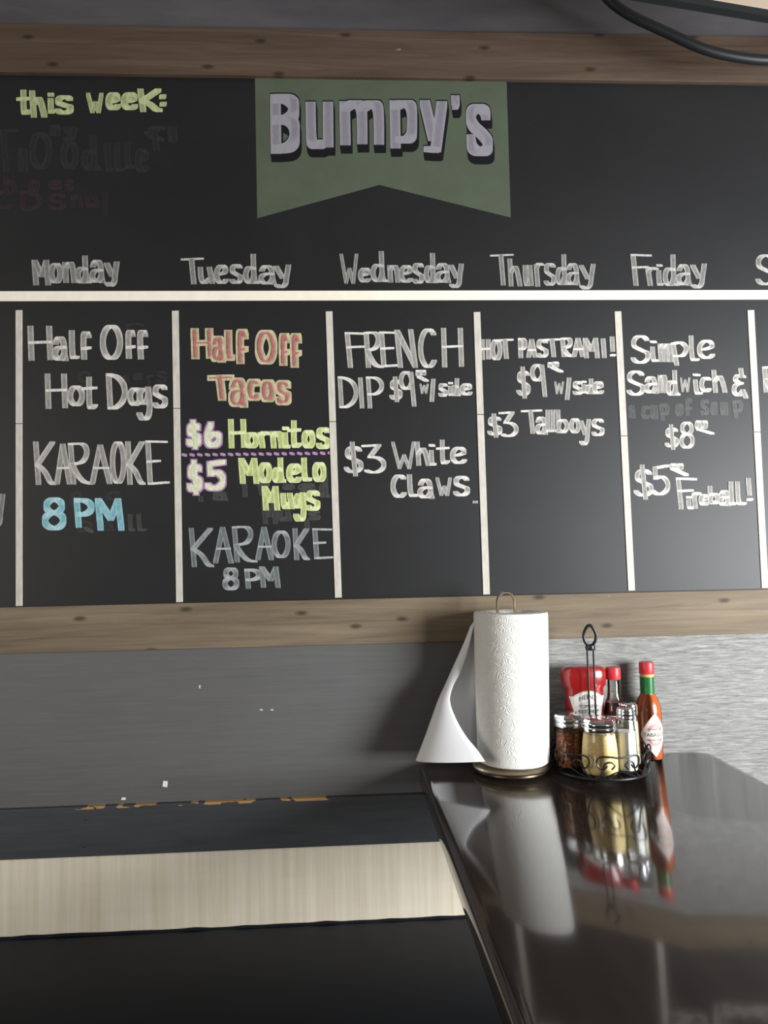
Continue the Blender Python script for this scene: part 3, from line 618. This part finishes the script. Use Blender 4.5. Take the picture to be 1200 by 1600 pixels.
jar('cheese_shaker', 'bell-shaped glass shaker of pale grated cheese at the caddy front', 'shaker', .3985, -.127, bell, .063, M['parm'], .0262, .0665, .020, 'grated_cheese')
sh_ = [(.0001, 0), (.0150, 0), (.0168, .002), (.0165, .010), (.0148, .060), (.0128, .078), (.0122, .084)]
def shaker(name, label, x, y, fmat, fill, fname):
    t = empty(name, (x, y, FZ), label, 'shaker')
    MB().lathe(sh_, n=12, cap=False).build('glass_body', M['glass'], t)
    q = [(max(r-.0016, .0001), max(z, .003)) for r, z in sh_ if z < fill]
    q += [(q[-1][0]*.98, fill), (.0001, fill+.001)]
    MB().lathe(q, n=24, cap=False).build(fname, fmat, t, smooth=True)
    lid(.0140, .081, .018, t)
shaker('salt_shaker', 'slim glass salt shaker with chrome top, right of the cheese shaker', .445, -.120, M['salt'], .062, 'salt')
shaker('seasoning_shaker', 'slim glass shaker of beige seasoning, half hidden behind the salt', .4635, -.085, M['spice'], .070, 'seasoning')

def text_on(txt, size, fn, mt, name, parent, width=None):
    cu = bpy.data.curves.new('t', 'FONT'); cu.body = txt; cu.size = size; cu.align_x = 'CENTER'; cu.align_y = 'CENTER'; cu.resolution_u = 3
    to = bpy.data.objects.new('t', cu); COL.objects.link(to); bpy.context.view_layer.update()
    me = bpy.data.meshes.new_from_object(to.evaluated_get(bpy.context.evaluated_depsgraph_get()))
    bpy.data.objects.remove(to); bpy.data.curves.remove(cu)
    xs_ = [v.co.x for v in me.vertices]; k = (width/(max(xs_)-min(xs_))) if width else 1
    mb = MB(); mb.add([fn(v.co.x*k, v.co.y) for v in me.vertices], [tuple(p.vertices) for p in me.polygons]); bpy.data.meshes.remove(me)
    return mb.build(name, mt, parent)
def patch(fn, outline, n=24, m=24):
    """grid patch clipped to spans: outline(v) -> (x0,x1) for v in 0..1, z(v)"""
    vs, fs = [], []
    for i in range(m+1):
        z, x0, x1 = outline(i/m)
        for j in range(n+1): vs.append(fn(x0+(x1-x0)*j/n, z))
    for i in range(m):
        for j in range(n): a = i*(n+1)+j; fs.append((a, a+1, a+n+2, a+n+1))
    return MB().add(vs, fs)

# upside-down ketchup bottle at the back of the caddy
KX, KY = W(912, 1070, -.045).x, -.045
KH = W(912, 1040, -.045).z - FZ
ket = empty('ketchup_bottle', (KX, KY, FZ), 'red squeeze ketchup bottle standing upside down at the caddy back', 'ketchup bottle')
def sup(hw, hd, z, n=56, e=2.7):
    o = []
    for k in range(n):
        a = 2*PI*k/n; c, s = math.cos(a), math.sin(a)
        o.append((hw*math.copysign(abs(c)**(2/e), c), hd*math.copysign(abs(s)**(2/e), s), z))
    return o
kb = [(.016, .013, .034), (.022, .016, .042), (.0295, .0195, .058), (.0315, .0205, .075), (.0318, .0205, KH-.042), (.0322, .0206, KH-.036), (.0362, .0218, KH-.030), (.0378, .0222, KH-.018), (.0372, .0220, KH-.008), (.0330, .0195, KH-.002), (.026, .015, KH)]
MB().loft([sup(*r) for r in kb]).build('bottle', M['ketchup'], ket, smooth=True)
MB().loft([sup(*r) for r in [(.019, .016, 0), (.0205, .0175, .002), (.0205, .0175, .028), (.018, .0145, .034)]]).build('cap', M['white_cap'], ket, smooth=True)
def kfn(off):
    def f(x, z):
        hw, hd = .0318, .0206; q = min(abs(x)/hw, .985); return (x, -hd*(1-q**2.7)**(1/2.7)-off, z)
    return f
z0, z1 = .056, KH-.034
def key(v):   # shield: narrow at the foot, wide wings
    z = z0+(z1-.014-z0)*v; w_ = .017+.0125*v; return z, -w_, w_
lab = patch(kfn(.0006), key).build('label', M['label'], ket, smooth=True)
def arc(v):
    return z1-.020+.020*v, 0, 0
vs, fs = [], []
for i in range(9):
    for j in range(21):
        u = -1+2*j/20; x = u*(.0215+.002*i/8); vs.append(kfn(.0010)(x, z1-.024+.0195*i/8-(.0085*u*u)))
for i in range(8):
    for j in range(20): a = i*21+j; fs.append((a, a+1, a+22, a+21))
MB().add(vs, fs).build('label_crown', M['label'], ket, smooth=True)
for i0, i1 in ((.2, .35), (7.4, 7.8)):
    vs = []
    for i in (i0, i1):
        for j in range(21):
            u = -1+2*j/20; x = u*(.0205+.002*i/8); vs.append(kfn(.0013)(x, z1-.024+.0195*i/8-(.0085*u*u)))
    MB().add(vs, [(j, j+1, j+22, j+21) for j in range(20)]).build('label_border', M['gold_ink'], lab)
f3 = kfn(.0015)
text_on('HEINZ', .011, lambda x, y: f3(x, z1-.0145+y-(.0085*(x/.022)**2)), M['ink'], 'label_text', lab, .030)
text_on('TOMATO', .0075, lambda x, y: f3(x, z1-.0300+y), M['ink'], 'label_text', lab, .030)
text_on('KETCHUP', .0085, lambda x, y: f3(x, z1-.0385+y), M['ink'], 'label_text', lab, .034)
patch(f3, lambda v: (z1-.052+.0065*v, -.0012, .0048), 4, 2).build('label_emblem', M['red_ink'], lab)

# hot sauce with clear neck
HSX, HSY = .4525, -.0485
HH = W(968, 1042, HSY).z - FZ
hs = empty('hot_sauce_bottle', (HSX, HSY, FZ), 'red-capped hot sauce bottle with clear neck beside the ketchup', 'hot sauce bottle')
hp = [(.0001, 0), (.0160, 0), (.0175, .002), (.0175, HH*.50), (.0168, HH*.56), (.0145, HH*.62), (.0112, HH*.67), (.0100, HH*.74), (.0095, HH-.018)]
MB().lathe(hp, n=40, cap=False).build('glass_bottle', M['glass'], hs, smooth=True)
q = [(max(r-.0012, .0001), max(z, .002)) for r, z in hp if z < HH*.66]; q += [(.0001, q[-1][1]+.0005)]
MB().lathe(q, n=40, cap=False).build('sauce', M['sauce_dark'], hs, smooth=True)
MB().lathe([(.0001, HH-.020), (.0118, HH-.020), (.0122, HH-.018), (.0122, HH-.003), (.0112, HH), (.0001, HH)], n=40, cap=False).build('cap', M['red_cap'], hs, smooth=True)
def cfn(r, off, a0=-PI/2):
    return lambda x, z: ((r+off)*math.cos(a0+x/r), (r+off)*math.sin(a0+x/r), z)
f1 = cfn(.0175, .0004); l2 = patch(f1, lambda v: (.012+(HH*.50-.014)*v, -.026, .026)).build('label', M['label'], hs, smooth=True)
patch(cfn(.0175, .0008), lambda v: (HH*.41+.010*v, -.012, .004), 12, 2).build('label_band', M['red_ink'], l2, smooth=True)

# diamond-label sauce right of the caddy
PX_, PY_ = W(1014, 1140, -.034).x, -.034
PH = W(1008, 1034, PY_).z - TZ
ps = empty('pepper_sauce_bottle', (PX_, PY_, TZ), 'orange pepper sauce bottle with diamond label and green neck, right of the caddy', 'hot sauce bottle')
pp = [(.0001, 0), (.0195, 0), (.0212, .002), (.0215, .006), (.0215, PH*.475), (.0205, PH*.54), (.0170, PH*.61), (.0128, PH*.655), (.0112, PH*.68), (.0108, PH-.018)]
MB().lathe(pp, n=40, cap=False).build('glass_bottle', M['glass'], ps, smooth=True)
q = [(max(r-.0009, .0001), max(z, .002)) for r, z in pp]; q += [(.0001, q[-1][1])]
MB().lathe(q, n=40, cap=False).build('sauce', M['sauce_orange'], ps, smooth=True)
MB().lathe([(.0001, PH-.020), (.0122, PH-.020), (.0126, PH-.018), (.0124, PH-.003), (.0114, PH), (.0001, PH)], n=40, cap=False).build('cap', M['red_cap'], ps, smooth=True)
MB().lathe([(.0119, PH*.675), (.0119, PH-.025)], n=40, cap=False).build('neck_foil', M['foil'], ps, smooth=True)
MB().lathe([(.0114, PH-.025), (.0117, PH-.024), (.0117, PH-.021), (.0114, PH-.020)], n=40, cap=False).build('gold_band', M['gold_ink'], ps, smooth=True)
a0 = -PI/2 + .10
f1, f2 = cfn(.0215, .0005, a0), cfn(.0215, .0009, a0)
zc, hz, hx = .0435, .0365, .0245
dia = patch(f1, lambda v: (zc-hz+2*hz*v, -hx*(1-abs(2*v-1)**1.25), hx*(1-abs(2*v-1)**1.25))).build('label', M['pink_label'], ps, smooth=True)
text_on('TABASCO', .0082, lambda x, y: f2(x, zc+y), M['green_ink'], 'label_text', dia, .038)
text_on('PEPPER SAUCE', .0038, lambda x, y: f2(x, zc-.0085+y), M['red_ink'], 'label_text', dia, .027)
text_on('McILHENNY CO.', .0038, lambda x, y: f2(x, zc+.0095+y), M['red_ink'], 'label_text', dia, .025)
for rad in (.0105, .0125):
    vs = []
    for k in range(49):
        a = 2*PI*k/48
        for r_ in (rad, rad+.0006): vs.append(f2(r_*math.cos(a)*1.0, zc+r_*1.35*math.sin(a)))
    fs = [(2*k, 2*k+1, 2*k+3, 2*k+2) for k in range(48) if abs(math.sin(2*PI*(k+.5)/48)) > .42]
    MB().add(vs, fs).build('label_ring', M['red_ink'], dia)

# ------------------------------------------------------------------ overhead: beam and cable
yb = -.30
p0, p1 = W(1108, 0, yb), W(1200, 15.5, yb); d = (p1-p0); d.y = .0
e0, e1 = p0 - d*3.2, p1 + d*2.6
mb = MB(); hgt = .16; dep = .006
vs = [(e.x, e.y+yy, e.z+zz) for e in (e0, e1) for yy, zz in ((0, 0), (dep, 0), (dep, hgt), (0, hgt))]
mb.add(vs, [(0,1,2,3), (7,6,5,4), (0,4,5,1), (1,5,6,2), (2,6,7,3), (3,7,4,0)])
bm_ = tag(mb.build('ceiling_beam', M['beam'], bevel=.002), 'slanting cream beam at the top right above the cable', 'beam')
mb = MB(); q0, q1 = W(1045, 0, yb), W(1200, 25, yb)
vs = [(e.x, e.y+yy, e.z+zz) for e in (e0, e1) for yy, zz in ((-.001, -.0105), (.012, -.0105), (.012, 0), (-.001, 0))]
mb.add(vs, [(0,1,2,3), (7,6,5,4), (0,4,5,1), (1,5,6,2), (2,6,7,3), (3,7,4,0)]); mb.build('lower_edge_shade', M['cable'], bm_)  # black strip added to stand for the shade under the beam
yc = -.12
cp = [W(905, -75, yc), W(930, -30, yc), W(952, 0, yc), W(985, 24, yc), W(1040, 50, yc), W(1098, 76, yc), W(1150, 89, yc), W(1205, 94, yc), W(1280, 88, yc), W(1350, 60, yc), W(1400, 0, yc)]
cp = [Vector((cp[0].x-.05, yc, 2.55))] + cp + [Vector((cp[-1].x+.05, yc, 2.55))]
tag(MB().tube(spline([tuple(p) for p in cp], 8), .0082, 10).build('hanging_cable', M['cable'], smooth=True), 'black cable looping down in front of the top wooden board', 'cable')
